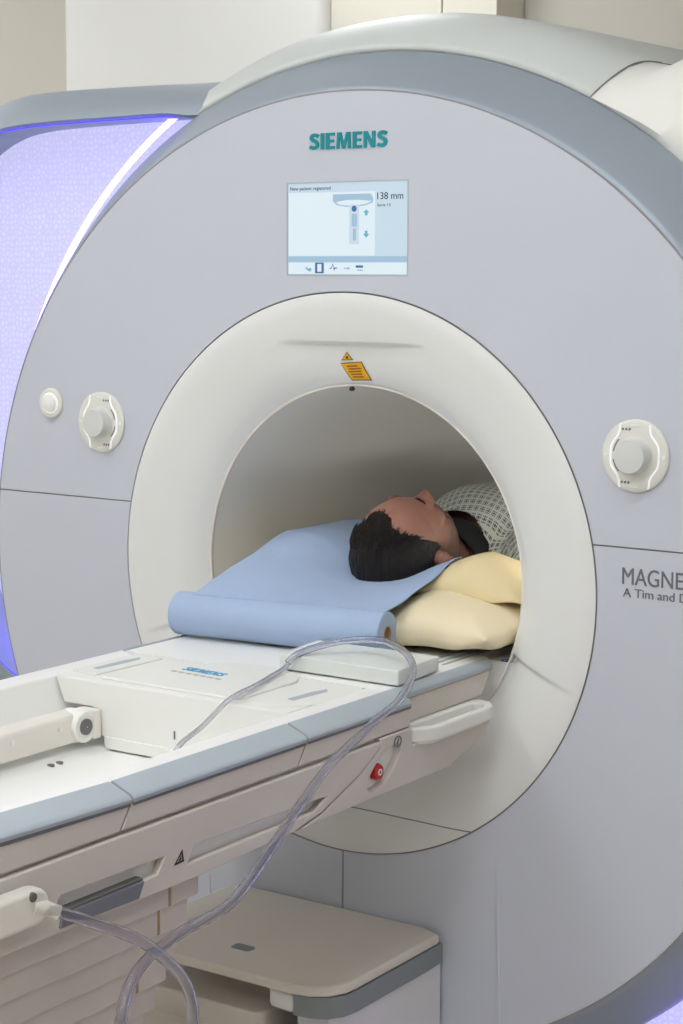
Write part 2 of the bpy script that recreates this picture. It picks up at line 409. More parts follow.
# bore ring (funnel): polar surface from the face joint to the tunnel lip; closed by a plate under the table
CH = .938
def ring_y(x, z, t):
    # t: 0 at outer edge, 1 at the lip
    prof = [(0, 0), (.04, -.0035), (.15, -.004), (.4, .003), (.7, .018), (.88, .034), (1, .052)]
    for (t0, y0), (t1, y1) in zip(prof, prof[1:]):
        if t <= t1:
            s = (t-t0)/(t1-t0); y = y0+(y1-y0)*s; break
    else: y = prof[-1][1]
    return y
tt = np.linspace(0, 1, 200); yy = np.array([ring_y(0, 0, t) for t in tt])
k = np.hanning(41); k /= k.sum(); pad_ = np.r_[np.full(20, yy[0]), yy, yy[-1]+(yy[-1]-yy[-2])*np.arange(1, 21)]
YS = np.convolve(pad_, k, 'valid'); YS += (0-YS[0])*(1-tt)
def bump_y(x, z, yb):
    d = 0
    # recessed eyebrow fold at the top
    wgt = max(0, 1-((x-.01)/.166)**2)**1.2
    s = z-1.4955
    if wgt > 0 and s < .004:
        st = min(1, (.004-s)/.006)
        d += .016*wgt*st*math.exp(min(0, s)/.045)
    # shoulder folds level with the table on both sides
    ax = abs(x)
    if .27 < ax < .50:
        zl = .953-.30*max(0, ax-.34)-.012*max(0, .34-ax)
        wgt = max(0, 1-max(0, (ax-.33)/.16))**1.0*min(1, (ax-.27)/.04)
        s = z-zl
        if s < .003:
            st = min(1, (.003-s)/.006); d += .012*wgt*st*math.exp(min(0, s)/.06)
    return d
NA, NR = 640, 72
P, Plow = [], []
SEGZ = .6335
for i in range(NA):
    a = 2*PI*i/NA; ca, sa = math.cos(a), math.sin(a)
    rin = .35
    if sa < 0 and .35*sa < CH-Z0: rin = (CH-Z0)/sa
    col = []
    for j in range(NR+1):
        t = j/NR; r = (R1-g)+(rin-(R1-g))*t
        tp = (R1-r)/(R1-.35) if r > .35 else 1.0
        y = float(np.interp(tp, tt, YS)) if r > .35 else .052
        x, z = r*ca, Z0+r*sa
        col.append((x, y+bump_y(x, z, y), z))
    P.append(col)
grid_mesh('bore_ring', P, 'ring', scan, cu=True, smooth=3.3)
# joint of the separate bottom segment of the ring
jz = SEGZ; P = []
xm = math.sqrt(R1**2-(Z0-jz)**2)-.001
pth = []
for i in range(61):
    x = -xm+2*xm*i/60; r = math.hypot(x, Z0-jz); tp = (R1-r)/(R1-.35)
    y = float(np.interp(min(max(tp, 0), 1), tt, YS)) if r > .35 else .052
    pth.append((x, y+.0002, jz))
tube('ring_joint', pth, .0013, 'gap', scan, k=6)
# lip and tunnel
revolve('tunnel_lip', [(.352, .0505), (.3488, .0495), (.3475, .0525), (.348, .057), (.352, .058)], 'cream', scan, smooth=3.3)
revolve('tunnel', [(.3495, .055), (.3495, .3), (.3495, .9), (.3495, 1.5), (.36, 1.56), (.42, 1.62), (.52, 1.64)], 'tunnel', scan, smooth=.9)
for sg in (-1, 1): plate('tunnel_ledge', [(sg*.276, .938), (sg*.336, .938), (sg*.30, .87), (sg*.276, .87)], [], XZ, .0535, 1.5, 'ring', scan, .001)
plate('shoulder_icon', circ(.313, .068, .0115, 28, .0125), [circ(.313, .068, .008, 28, .009)], XY, .938, .9388, 'bluedot', scan, 0, 'small blue round icon')
plate('shoulder_icon', [(.310, .064), (.313, .062), (.316, .073), (.313, .075)], [], XY, .938, .9388, 'bluedot', scan, 0)
# fill strip added on the hidden right tunnel wall to brighten the bore
P = []
for y in np.linspace(.16, 1.35, 30):
    P.append([(.3475*math.cos(a), y, Z0+.3475*math.sin(a)) for a in np.linspace(.16, .26, 5)])
grid_mesh('bore_fill_lamp', P, 'borefill', scan, label='added fill light strip along the hidden tunnel wall')
# silver band round the face
revolve('silver_band', [(RB-.003, .010), (RB+.0025, .0025), (RB+.006, .0035), (RB+.012, .010), (RB+.03, .034), (RB+.055, .068), (.949, .094), (.955, .103), (.955, .13), (.94, .15)], 'silver', scan, n=220, smooth=1.2)
revolve('edge_joint', [(RB+.003, .0014), (RB+.003, .0004), (RB+.0005, .0004), (RB-.0005, .003)], 'gap', scan, n=220)
# magnet body behind the face
revolve('magnet_body', [(.93, .14), (.93, 1.55), (.88, 1.63), (.52, 1.645)], 'white', scan, n=128)
# white top cover between the two wings
A0 = math.radians(62.8)
prof = [(.953, .112), (.9585, .1005), (.972, .112), (.992, .135), (1.013, .165), (1.029, .2), (1.038, .245), (1.040, .30), (1.044, .45), (1.05, .9), (1.05, 1.45), (1.03, 1.55), (.95, 1.62)]
revolve('top_cover', prof, 'dome', scan, A0+.002, PI-A0-.02, n=90, smooth=3.3)
revolve('bottom_cover', [(.953, .112), (.9585, .1005), (.992, .135), (1.013, .165), (1.03, .22), (1.03, 1.5), (.95, 1.62)], 'white', scan, 1.5*PI-.55, 1.5*PI+.55, n=50, smooth=3.3)
for a_ in (A0,):
    tube('cover_joint', [((R+.0008)*math.cos(a_), y-.0006, Z0+(R+.0008)*math.sin(a_)) for R, y in smooth_prof(prof[1:8])], .0013, 'gap', scan, k=6)
# side wings with back-lit panels
def wing(sg):
    # opening path (x as magnitude, z) from the top of the circle outwards and down to its lower meeting point
    Q = [(.36, 1.925), (.437, 1.926), (.50, 1.9325), (.60, 1.932), (.72, 1.9305), (.836, 1.928), (.93, 1.922), (1.0, 1.907), (1.07, 1.874), (1.13, 1.82), (1.18, 1.74), (1.215, 1.63), (1.23, 1.5), (1.225, 1.35), (1.20, 1.2), (1.16, 1.06), (1.10, .93), (1.04, .83), (.985, .775), (.93, .745), (.905, .73)]
    O = [(.38, 2.0105), (.472, 2.011), (.55, 2.011), (.65, 2.013), (.80, 2.014), (.93, 2.014), (1.02, 2.008), (1.11, 1.985), (1.19, 1.94), (1.26, 1.87), (1.31, 1.77), (1.34, 1.65), (1.35, 1.5), (1.345, 1.33), (1.32, 1.16), (1.28, 1.0), (1.20, .85), (1.12, .73), (1.04, .65), (.95, .60), (.90, .58)]
    if sg > 0:
        # on this side the white cover hugs the circle further down before the opening starts
        an = [1.098, 1.06, 1.01, .95, .87, .79, .70, .60, .48, .34, .20]
        Q = [(.957*math.cos(a), Z0+.957*math.sin(a)) for a in an]+[(1.02, 1.20), (1.10, 1.12), (1.16, 1.0), (1.17, .86), (1.14, .70), (1.08, .55), (.99, .42), (.88, .31), (.75, .22), (.60, .15)]
        O = [(.476, 1.995), (.515, 2.0035)]+O[2:11]+[(1.34, 1.45), (1.345, 1.30), (1.33, 1.05), (1.31, .86), (1.26, .66), (1.19, .48), (1.08, .33), (.96, .22), (.80, .13), (.64, .07)]
    Qs = [(q[0], q[1]) for q in smooth_path([(a, b, 0) for a, b in Q], 5)]
    Os = [(q[0], q[1]) for q in smooth_path([(a, b, 0) for a, b in O], 5)]
    P = []
    for (qx, qz), (ox, oz) in zip(Qs, Os):
        row = []
        for f, y in ((0, .215), (0, .105), (.06, .1), (.25, .108), (.5, .135), (.78, .185), (.95, .235), (1.0, .262), (1.0, .6), (.99, 1.2), (.95, 1.35), (.6, 1.4)):
            row.append((sg*(qx+(ox-qx)*f), y, qz+(oz-qz)*f))
        if sg > 0 and len(P) <= 50:
            a_ = math.atan2(qz-Z0, qx); row[1] = (.947*math.cos(a_), .118, Z0+.947*math.sin(a_)); row[0] = (row[1][0], .215, row[1][2])
        if sg > 0 and len(P) < 14:
            w_ = len(P)/14; w_ = w_*w_*(3-2*w_); a_ = math.atan2(qz-Z0, qx) if len(P) else A0
            for k_ in range(2, len(row)):
                x_, y_, z_ = row[k_]; R_ = float(np.interp(y_, [q[1] for q in prof[1:]], [q[0] for q in prof[1:]]))
                row[k_] = ((1-w_)*R_*math.cos(a_)+w_*x_, y_, (1-w_)*(Z0+R_*math.sin(a_))+w_*z_)
        P.append(row)
    fr = grid_mesh('wing_frame', P, 'silver' if sg < 0 else 'white', scan, smooth=.9, label='silver frame of the left side wing' if sg < 0 else 'white frame of the right side wing')
    # lit panel: filled opening, its inner edge hidden behind the silver band
    th0, th1 = math.atan2(1.921-Z0, .437), math.atan2(.73-Z0, .905)
    Qp = Qs
    if sg > 0: th0, th1 = .18, math.atan2(.15-Z0, .60); Qp = Qs[50:]
    ring = [(.93*math.cos(th1+(th0-th1)*i/40), Z0+.93*math.sin(th1+(th0-th1)*i/40)) for i in range(41)]
    poly = [(sg*x, z) for x, z in Qp+ring]
    plate('light_panel', poly, [], XZ, .212, .222, 'honey', scan, 0, label='honeycomb panel glowing lavender')
    # LED strip along the circle and thin blue LED line along the frame lip
    path = [(sg*1.018*math.cos(a), .175, Z0+1.018*math.sin(a)) for a in np.linspace(th1+.02, th0-.02, 70)]
    tube('led_strip', path, .0065, 'led', scan, k=8, label='bright white-blue LED strip')
    path = [(sg*(qx-.001), .1035, qz-.002) for qx, qz in (Qs[8:] if sg < 0 else Qs[52:])]
    tube('led_line', path, .0014, 'ledblue', scan, k=6, label='thin blue LED line')
wing(-1); wing(1)
# display
x0, x1, z0, z1 = DISP
disp = plate('display', [(x0, z0), (x1, z0), (x1, z1), (x0, z1)], [], XZ, .0012, .02, 'screen', scan, 0, 'glowing pale blue touch display')
plate('display_frame', [(x0-.0025, z0-.0025), (x1+.0025, z0-.0025), (x1+.0025, z1+.0025), (x0-.0025, z1+.0025)], [[(x0, z0), (x1, z0), (x1, z1), (x0, z1)]], XZ, -.0004, .004, 'greystrip', scan, 0)
DW, DH = x1-x0, z1-z0
def du(u, v): return (x0+u*DW, z0+v*DH)
def drect(name, u0, u1, v0, v1, m, d=.0006):
    return plate(name, [du(u0, v0), du(u1, v0), du(u1, v1), du(u0, v1)], [], XZ, d, .0012, m, disp, 0)
drect('screen_field', .005, .735, .205, .90, 'screen2')
drect('screen_bar', .005, .995, .135, .20, 'screenblue')
drect('screen_bar', .005, .995, .005, .13, 'screen2')
# scanner pictogram with table, head and arrows
pic = [du(.385, .875), du(.385, .80), du(.42, .755), du(.50, .735), du(.58, .735), du(.66, .75), du(.72, .78), du(.72, .83), du(.70, .875)]
plate('screen_pictogram', pic, [], XZ, .0004, .0012, 'screenblue', disp, 0)
plate('screen_pictogram', [du(.41, .79), du(.44, .76), du(.55, .745), du(.66, .765), du(.71, .795), du(.60, .81), du(.50, .81)], [], XZ, .0002, .0012, 'screen2', disp, 0)
drect('screen_pictogram', .525, .605, .33, .76, 'screen', .0001)
drect('screen_pictogram', .545, .59, .52, .66, 'screenblue', 0)
plate('screen_pictogram', circ(*du(.565, .715), .0055, 20), [], XZ, -.0001, .0012, 'screendeep', disp, 0)
drect('screen_pictogram', .555, .582, .37, .50, 'screenblue', 0)
plate('screen_arrow', [du(.64, .67), du(.665, .705), du(.69, .67), du(.675, .67), du(.675, .64), du(.655, .64), du(.655, .67)], [], XZ, 0, .0012, 'screencyan', disp, 0)
plate('screen_arrow', [du(.64, .44), du(.655, .44), du(.655, .475), du(.675, .475), du(.675, .44), du(.69, .44), du(.665, .40)], [], XZ, 0, .0012, 'screencyan', disp, 0)
def sc_text(s, u0, u1, v0, v1, m='screenink', bold=0):
    a = du(u0, v0); return text_obj('screen_text', s, ((a[0], .0005, a[1]), ((u1-u0)*DW, 0, 0), (0, 0, (v1-v0)*DH)), m, disp, .0004, bold)
sc_text('New patient registered', .02, .365, .915, .965)
sc_text('138 mm', .755, .965, .81, .885)
sc_text('Serie 12', .755, .865, .735, .765)
# icon bar
drect('screen_icon', .235, .31, .012, .13, 'screendeep', .0004)
drect('screen_icon', .255, .29, .03, .115, 'screen2', .0002)
plate('screen_icon', [du(.15, .07), du(.175, .04), du(.195, .03), du(.205, .06), du(.19, .075), du(.18, .06), du(.16, .085)], [], XZ, .0003, .0012, 'screencyan', disp, 0)
plate('screen_icon', [du(.36, .06), du(.375, .06), du(.385, .105), du(.398, .04), du(.405, .065), du(.425, .065), du(.425, .075), du(.40, .078), du(.397, .065), du(.387, .125), du(.372, .07), du(.36, .07)], [], XZ, .0003, .0012, 'screendeep', disp, 0)
plate('screen_icon', [du(.48, .06), du(.51, .06), du(.51, .045), du(.535, .067), du(.51, .09), du(.51, .075), du(.48, .075)], [], XZ, .0003, .0012, 'screenblue', disp, 0)
drect('screen_icon', .58, .64, .075, .10, 'screendeep', .0003); drect('screen_icon', .595, .64, .04, .055, 'screenblue', .0003)
# lettering
bold_word('logo_lettering', 'SIEMENS', ((-.0762, -.0002, 1.8455), (.169, 0, 0), (0, 0, .029)), 'teal', scan, .0018, 'teal maker lettering')
text_obj('model_lettering', 'MAGNETOM', ((.567, -.0002, 1.111), (.180, 0, 0), (0, 0, .0285)), 'textgrey', scan, .0012, 0, 'grey model lettering')
text_obj('model_lettering', 'A Tim and Dot System', ((.569, -.0002, 1.0855), (.205, 0, 0), (0, 0, .0195)), 'textgrey', scan, .0012, 0, 'small grey slogan lettering')
# control dials
def lathe(name, c, prof, m, parent, n=48, label=None):
    P = [[(c[0]+r*math.cos(2*PI*i/n), d, c[1]+r*math.sin(2*PI*i/n)) for r, d in prof] for i in range(n)]
    return grid_mesh(name, P, m, parent, cu=True, smooth=.6, label=label)
def dial(cx, cz, R, side):
    pl = lathe('dial_plate', (cx, cz), [(R, .001), (R, -.004), (R-.002, -.006), (R-.006, -.0068), (R*.55, -.006), (.0001, -.006)], 'dial', scan, label='round cream control dial')
    for s in (-1, 1):
        pts = []
        for t in np.linspace(-1, 1, 25):
            zz = t*R*.87; off = R*(.45+.27*math.exp(-(t/.56)**4))
            xx = s*min(off, math.sqrt(max(0, (R*.97)**2-zz*zz)))
            pts.append((cx+xx, -.0066, cz+zz))
        tube('light_line', pts, .0016, 'glow', pl, k=6)
    lathe('knob', (cx, cz), [(.032, -.005), (.031, -.008), (.0295, -.009), (.0285, -.026), (.0265, -.029), (.0001, -.030)], 'knob', pl)
    sx = side
    pts = [(cx+sx*.039*math.cos(a), -.0066, cz+.039*math.sin(a)) for a in np.linspace(-.75, .75, 14)]
    tube('dial_scale', pts[:6], .0011, 'textgrey', pl, k=5); tube('dial_scale', pts[8:], .0011, 'textgrey', pl, k=5)
    for zz in (.044, -.044):
        for q in range(3):
            plate('dial_mark', [(cx+sx*.016+q*.006-.008, cz+zz-.002), (cx+sx*.016+q*.006-.0045, cz+zz-.002), (cx+sx*.016+q*.006-.004, cz+zz+.002), (cx+sx*.016+q*.006-.0075, cz+zz+.0015)], [], XZ, -.0072, -.006, 'textgrey', pl, 0)
    for dx, dz, ww, hh in ((0, R*.84, .016, .003), (0, -R*.84, .016, .003), (R*.86, 0, .006, .006), (-R*.86, 0, .006, .003)):
        plate('dial_key', rrect(cx+dx-ww/2, cx+dx+ww/2, cz+dz-hh/2, cz+dz+hh/2, min(ww, hh)*.45, 3), [], XZ, -.008, -.006, 'whitemark', pl, 0)
dial(.587, 1.327, .0605, -1); dial(-.584, 1.327, .0605, 1)
bt = lathe('button_plate', (-.72, 1.3595), [(.031, .001), (.031, -.004), (.028, -.0065), (.0001, -.006)], 'dial', scan, label='small round cream button')
lathe('button_cap', (-.72, 1.3595), [(.018, -.005), (.0175, -.011), (.014, -.0135), (.0001, -.0145)], 'whitemark', bt)
tube('button_ring', [(-.72+.020*math.cos(a), -.0066, 1.3595+.020*math.sin(a)) for a in np.linspace(0, 2*PI, 40)[:-1]], .0014, 'glow', bt, k=6, closed=True)
# laser warning stickers follow the funnel surface
def on_ring(x, z):
    r = math.hypot(x, z-Z0); tp = min(max((R1-r)/(R1-.35), 0), 1)
    y = float(np.interp(tp, tt, YS)); return y+bump_y(x, z, y)
def ring_patch(name, corners, m, parent, lift, n=6, label=None):
    # bilinear quad over the funnel; corners (x,z): bl, br, tr, tl
    P = []
    for i in range(n+1):
        row = []
        for j in range(n+1):
            u, v = i/n, j/n
            x = (1-v)*((1-u)*corners[0][0]+u*corners[1][0])+v*((1-u)*corners[3][0]+u*corners[2][0])
            z = (1-v)*((1-u)*corners[0][1]+u*corners[1][1])+v*((1-u)*corners[3][1]+u*corners[2][1])
            row.append((x, on_ring(x, z)-lift, z))
        P.append(row)
    return grid_mesh(name, P, m, parent, label=label)
st = ring_patch('warning_sticker', [(-.012, 1.428), (.034, 1.430), (.021, 1.4645), (-.026, 1.4605)], 'ink', scan, .0012, label='yellow laser warning label')
ring_patch('sticker_field', [(-.0105, 1.4297), (.0322, 1.4315), (.0198, 1.463), (-.0242, 1.4592)], 'yellow', st, .0017)
for r in range(5):
    f0 = .12+r*.165; f1 = f0+.085; q = random.uniform(.12, .22); q2 = random.uniform(.7, .9)
    def lp(u, v):
        a = (-.0105+(.0322+.0105)*u, 1.4297+.0018*u); b = (-.0242+(.0198+.0242)*u, 1.4592+.0038*u)
        return (a[0]+(b[0]-a[0])*v, a[1]+(b[1]-a[1])*v)
    ring_patch('sticker_print', [lp(q, f0), lp(q2, f0), lp(q2, f1), lp(q, f1)], 'amber', st, .0021, 3)
tri = ring_patch('warning_sticker', [(-.0235, 1.4655), (.0035, 1.4665), (-.0095, 1.4815), (-.0098, 1.4815)], 'ink', scan, .0012, label='small triangular laser warning label')
ring_patch('sticker_field', [(-.0208, 1.4670), (.0008, 1.4678), (-.0096, 1.4798), (-.0097, 1.4798)], 'yellow', tri, .0017)
ring_patch('sticker_print', [(-.0125, 1.4690), (-.0065, 1.4692), (-.0078, 1.4735), (-.0112, 1.4735)], 'ink', tri, .0022, 3)
lathe('bore_sensor', (-.016, 1.4125), [(.0042, .056), (.0042, .049), (.003, .047), (.0001, .047)], 'ink', scan, 16)

# ------------------------------------------------------------------ patient table
tab = thing('patient_table', 'white motorised patient table with grey edge strips running into the bore', 'table', (0, -1.2, 0))
YA = -2.05
# tray with channel
sec = [(.288, .9465), (.254, .9475), (.248, .940), (.230, .85), (.222, .832), (-.118, .830), (-.126, .833), (-.19, .842), (-.218, .872), (-.258, .938), (-.285, .945), (-.322, .932), (-.322, .80), (.318, .80), (.318, .925)]
plate('tray', sec, [], lambda u, v, d: (u, d, v), YA, -.285, 'tray', tab, .004)
# patient board inside the bore
plate('board', [(-.27, .93), (-.26, .943), (.26, .943), (.27, .93), (.25, .90), (-.25, .90)], [], XZ, -.284, 1.55, 'tray', tab, .003)
plate('board_end', [(-.2835, .92), (-.2835, .9425), (-.278, .9445), (.278, .9445), (.2835, .9425), (.2835, .92)], [], XZ, -.2835, .050, 'tray', tab, .001)
for xx in (.215, .235, .252):
    box('board_rib', (xx, -.06, .943), (xx+.005, .9, .9465), 'greystrip', tab, .001)
# edge strips and side panels in segments, both sides
def strip_sec(s, x0, xo, dz=0):
    return [(s*x0, .9455+dz), (s*(x0+.004), .9475+dz), (s*(xo-.006), .9345+dz), (s*xo, .929+dz), (s*(xo-.001), .9235+dz), (s*(xo-.012), .9225+dz), (s*x0, .930+dz)]
def lift(o):
    # the foot-end segments rise very slightly away from the bore
    for v in o.data.vertices:
        if v.co.y < -.97 and v.co.z > .8897: v.co.z += .03*(-.97-v.co.y)*min(1, (v.co.z-.8895)/.035)
    return o
segs = [(YA, -.9735), (-.9685, -.5725), (-.5675, -.279)]
for s in (1, -1):
    for a, b in segs:
        lift(plate('edge_strip', strip_sec(s, .287, .331, 0 if s > 0 else -.006), [], XZ, a, b, 'greystrip', tab, .0012))
        c = .028 if s > 0 else 0
        q = [(a, .9225), (b, .9225), (b-(.022 if b < -.3 else 0), .8895), (a-.022, .8895)]
        lift(plate('side_panel', q, [], YZ, s*.318, s*.3275, 'sidecream', tab, .002))
        if b < -.3:
            lift(plate('segment_joint', strip_sec(s, .288, .3285, -.0015), [], XZ, b-.001, b+.006, 'gap', tab, 0))
            plate('segment_joint', [(b-.002, .9225), (b+.007, .9225), (b-.015, .8895), (b-.024, .8895)], [], YZ, s*.318, s*.3255, 'gap', tab, 0)
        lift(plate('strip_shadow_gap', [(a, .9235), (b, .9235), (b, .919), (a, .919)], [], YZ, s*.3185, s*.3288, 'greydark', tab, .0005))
    plate('edge_strip', [(s*.284, .9445), (s*.287, .946), (s*.297, .942), (s*.302, .935), (s*.3015, .927), (s*.298, .9255), (s*.284, .9255)], [], XZ, -.277, .034, 'greystrip', tab, .003)
    plate('side_panel', [(-.2785, .926), (.036, .926), (.004, .884), (-.2785, .884)], [], YZ, s*.27, s*.298, 'sidecream', tab, .003)
# lower side body with grip slots
def low(s):
    x_out, x_in = s*.331, s*.318
    out = [(YA, .8855), (-.372, .8825), (-.372, .874), (-.43, .843), (-.535, .806), (-.60, .794), (-.84, .786), (YA, .790)]
    slot1 = [(-1.125, .820), (-1.113, .8355), (-.906, .8335), (-.922, .813), (-.955, .811), (-1.113, .811)]
    slot2 = [(-.858, .810), (-.842, .834), (-.522, .828), (-.555, .812)]
    slot0 = [(-1.43, .815), (-1.42, .840), (-1.176, .838), (-1.19, .819), (-1.22, .813)]
    plate('lower_panel', out, [slot0, slot1, slot2], YZ, x_out, x_in, 'sidecream', tab, .0025)
    plate('slot_recess', [(YA, .85), (-.45, .85), (-.56, .80), (YA, .80)], [], YZ, s*.309, s*.305, 'recess', tab, 0)
    # grey flaps hanging under the slots
    plate('grip_flap', [(-1.113, .8115), (-.953, .8125), (-.965, .7905), (-1.118, .7935)], [], YZ, s*.3345, s*.322, 'greydark', tab, .0015)
    plate('grip_flap_top', [(-1.113, .8155), (-.953, .8165), (-.953, .8125), (-1.113, .8115)], [], YZ, s*.331, s*.312, 'rubber', tab, .001)
    # end bracket carrying the stop button and running to the bore
    ell = circ(-.360, .838, .054, 40, .0215, math.radians(29))
    br = [(-.370, .8880), (-.370, .874), (-.43, .8405), (-.535, .803), (-.60, .792), (-.40, .7955), (-.15, .795), (-.145, .800), (-.04, .824), (-.012, .866), (-.2765, .858), (-.2785, .8875)]
    plate('end_bracket', br, [ell], YZ, s*.3305, s*.30, 'sidecream', tab, .0025)
    up = [(-.371, .9225), (-.2785, .9225), (-.2785, .885), (-.371, .8895)]
    # dished recess behind the button
    P = []
    for i in range(40):
        a = 2*PI*i/40; row = []
        for f, d in ((1.02, .001), (.97, .008), (.85, .015), (.5, .020), (.001, .021)):
            pu, pv = .054*f*math.cos(a), .0215*f*math.sin(a); r = math.radians(29)
            row.append((s*(.3305-d), -.360+pu*math.cos(r)-pv*math.sin(r), .838+pu*math.sin(r)+pv*math.cos(r)))
        P.append(row)
    grid_mesh('button_recess', P, 'sidecream', tab, cu=True)
    def xl(name, cy, cz, prof, m, par, n=32, lab=None):
        return grid_mesh(name, [[(s*d, cy+r*math.cos(2*PI*i/n), cz+r*math.sin(2*PI*i/n)) for r, d in prof] for i in range(n)], m, par, cu=True, smooth=.7, label=lab)
    b = xl('stop_button', -.376, .8345, [(.0115, .309), (.0120, .318), (.0135, .320), (.0135, .328), (.0115, .3315), (.0001, .3325)], 'red', tab, lab='red emergency stop button')
    xl('button_mark', -.376, .8345, [(.0056, .331), (.0054, .3334), (.0034, .3334), (.0032, .331)], 'whitemark', b)
    return xl
xl = low(1); low(-1)
# loop handle beside the rail
for s in (1, -1):
    ho = [(s*a, b) for a, b in [(.296, -.273), (.296, -.03), (.305, -.018), (.33, -.022), (.348, -.045), (.352, -.075), (.352, -.225), (.345, -.25), (.325, -.272)]]
    hi = [(s*a, b) for a, b in [(.309, -.255), (.309, -.05), (.318, -.04), (.331, -.045), (.338, -.06), (.338, -.225), (.332, -.24), (.322, -.252)]]
    plate('grab_handle', ho, [hi], XY, .8585, .8835, 'white', tab, .004, seg=3)
    plate('handle_tray', [(s*a, b) for a, b in [(.297, -.27), (.297, -.03), (.34, -.045), (.345, -.08), (.345, -.24), (.325, -.268)]], [], XY, .854, .866, 'white', tab, .003)
# icons printed on the table
def side_text(s, y0, z0, w_, h_, m): return text_obj('icon', s, ((.3309, y0, z0), (0, w_, 0), (0, 0, h_)), m, tab, .0006)
plate('warning_icon', [(-.889, .8155), (-.867, .8165), (-.8705, .8345)], [[(-.884, .8185), (-.8705, .8192), (-.8725, .829)]], YZ, .3309, .3316, 'ink', tab, 0)
plate('warning_icon', [(-.8795, .8195), (-.8735, .8200), (-.8735, .8265), (-.8765, .8225)], [], YZ, .3309, .3316, 'ink', tab, 0)
plate('round_icon', circ(-.322, .873, .0115, 28, .0095), [circ(-.322, .873, .0088, 28, .007)], YZ, .3304, .3314, 'textgrey', tab, 0)
plate('round_icon', [(-.3255, .868), (-.322, .868), (-.3185, .878), (-.322, .878)], [], YZ, .3304, .3314, 'textgrey', tab, 0)
plate('round_icon', circ(-1.148, .8295, .0095, 28), [circ(-1.148, .8295, .0068, 28)], YZ, .3309, .3318, 'red', tab, 0)
# locking arm in the channel with its round end
arm = plate('transport_arm', [(-.182, .850), (-.150, .850), (-.148, .854), (-.148, .893), (-.152, .898), (-.178, .902), (-.184, .898)], [], XZ, YA, -.548, 'cream', tab, .003)
def yl(name, c, prof, m, par, n=36):
    return grid_mesh(name, [[(d, c[0]+r*math.cos(2*PI*i/n), c[1]+r*math.sin(2*PI*i/n)) for r, d in prof] for i in range(n)], m, par, cu=True, smooth=.7)
yl('arm_roller', (-.547, .8755), [(.001, -.182), (.026, -.182), (.0275, -.178), (.0275, -.142), (.0255, -.139), (.019, -.139), (.0185, -.1405), (.001, -.1405)], 'white', arm)
yl('roller_hub', (-.547, .8755), [(.0135, -.142), (.0135, -.137), (.011, -.136), (.001, -.136)], 'rubber', arm)
box('arm_bracket', (-.178, -.530, .851), (-.136, -.512, .90), 'cream', arm, .003)
for yy in (-.60, -.71, -.86, -1.0):
    yl('arm_screw', (yy, .880), [(.0045, -.150), (.0045, -.1462), (.001, -.1458)], 'white', arm, 14)
for yy in (-.625, -.645):
    plate('floor_screw', circ(-.127, yy, .006, 14), [], XY, .828, .8345, 'rubber', tab, 0)
# telescopic column: stepped covers, each narrower than the one above
zt = .7895
for i in range(13):
    h = .0405; inset = .0115*i
    xo = .304-inset*.85; y1 = -.800-.0125*i; z1_, z0_ = zt-i*h, zt-(i+1)*h-.004
    if z0_ < .12: break
    xs_ = y1-.064
    box('column_cover', (-xo, -1.75+.0125*i, z0_), (xo, xs_-.002, z1_), 'sidecream', tab, .004)
    box('column_corner', (-xo, xs_+.002, z0_), (xo, y1, z1_), 'sidecream', tab, .004)
    box('column_joint', (-xo+.001, xs_-.0025, z0_+.001), (xo-.001, xs_+.0025, z1_-.001), 'gapbeige', tab, 0)
box('column_foot', (-.24, -1.72, 0), (.20, -.93, .14), 'cream', tab, .01)

# ------------------------------------------------------------------ base unit under the bore
base = thing('base_unit', 'low beige cover box with grey band standing below the bore', 'base cover', (0, -.2, 0))
top = [(-.25, -.02), (-.25, -.335), (-.235, -.362), (-.20, -.372), (.150, -.372), (.185, -.365), (.214, -.345), (.229, -.315), (.232, -.285), (.232, -.022), (.185, -.004), (-.20, -.004)]
fin('top_cover', plate_bm(top, [], XY, .4215, .440), 'basetop', base, bev=.006, seg=3)
plate('side_band', [(.15, -.006), (.229, -.006), (.231, -.06), (.231, -.285), (.226, -.318), (.210, -.343), (.182, -.357), (.150, -.361), (.150, -.34)], [], XY, .3815, .4195, 'greyband', base, .002)
plate('corner_post', [(.10, -.357), (.149, -.361), (.149, -.28), (.10, -.28), (.088, -.30), (.087, -.342)], [], XY, .3835, .417, 'white', base, .006)
plate('body', [(-.22, -.006), (.226, -.006), (.226, -.285), (.205, -.33), (.14, -.335), (.10, -.24), (-.22, -.24)], [], XY, .0, .3825, 'basewhite', base, .004)
plate('cover_support', [(-.22, -.006), (.20, -.006), (.20, -.30), (.09, -.30), (.07, -.22), (-.22, -.22)], [], XY, .36, .4218, 'gap', base, 0)
plate('front_step', rrect(-.23, .075, -.352, -.15, .02), [], XY, .19, .362, 'basetop', base, .006)
plate('foot_plate', [(-.25, -.47), (.10, -.47), (.215, -.40), (.215, -.33), (-.25, -.33)], [], XY, .0, .318, 'basetop', base, .008)
plate('cover_badge', rrect(-.038, .003, -.292, -.268, .006, 3), [], XY, .439, .4412, 'greyband', base, 0)

# ------------------------------------------------------------------ coil unit lying over the channel
coil = thing('table_coil', 'white rectangular spine coil with blue maker print set across the table', 'coil', (0, -.4, .83))
cs = [(-.242, .945), (-.222, .899), (-.159, .899), (-.153, .853), (-.133, .852), (-.131, .8335), (.213, .8345), (.222, .852), (.246, .945)]
plate('body', cs, [], XZ, -.51, -.288, 'white', coil, .003)
plate('front_lip', [(-.132, .8535), (.22, .8535), (.213, .835), (-.129, .833)], [], XZ, -.5125, -.505, 'white', coil, .001)
plate('front_mark', [(.019, .870), (.0215, .870), (.0215, .884), (.019, .884)], [], XZ, -.5112, -.509, 'textgrey', coil, 0)
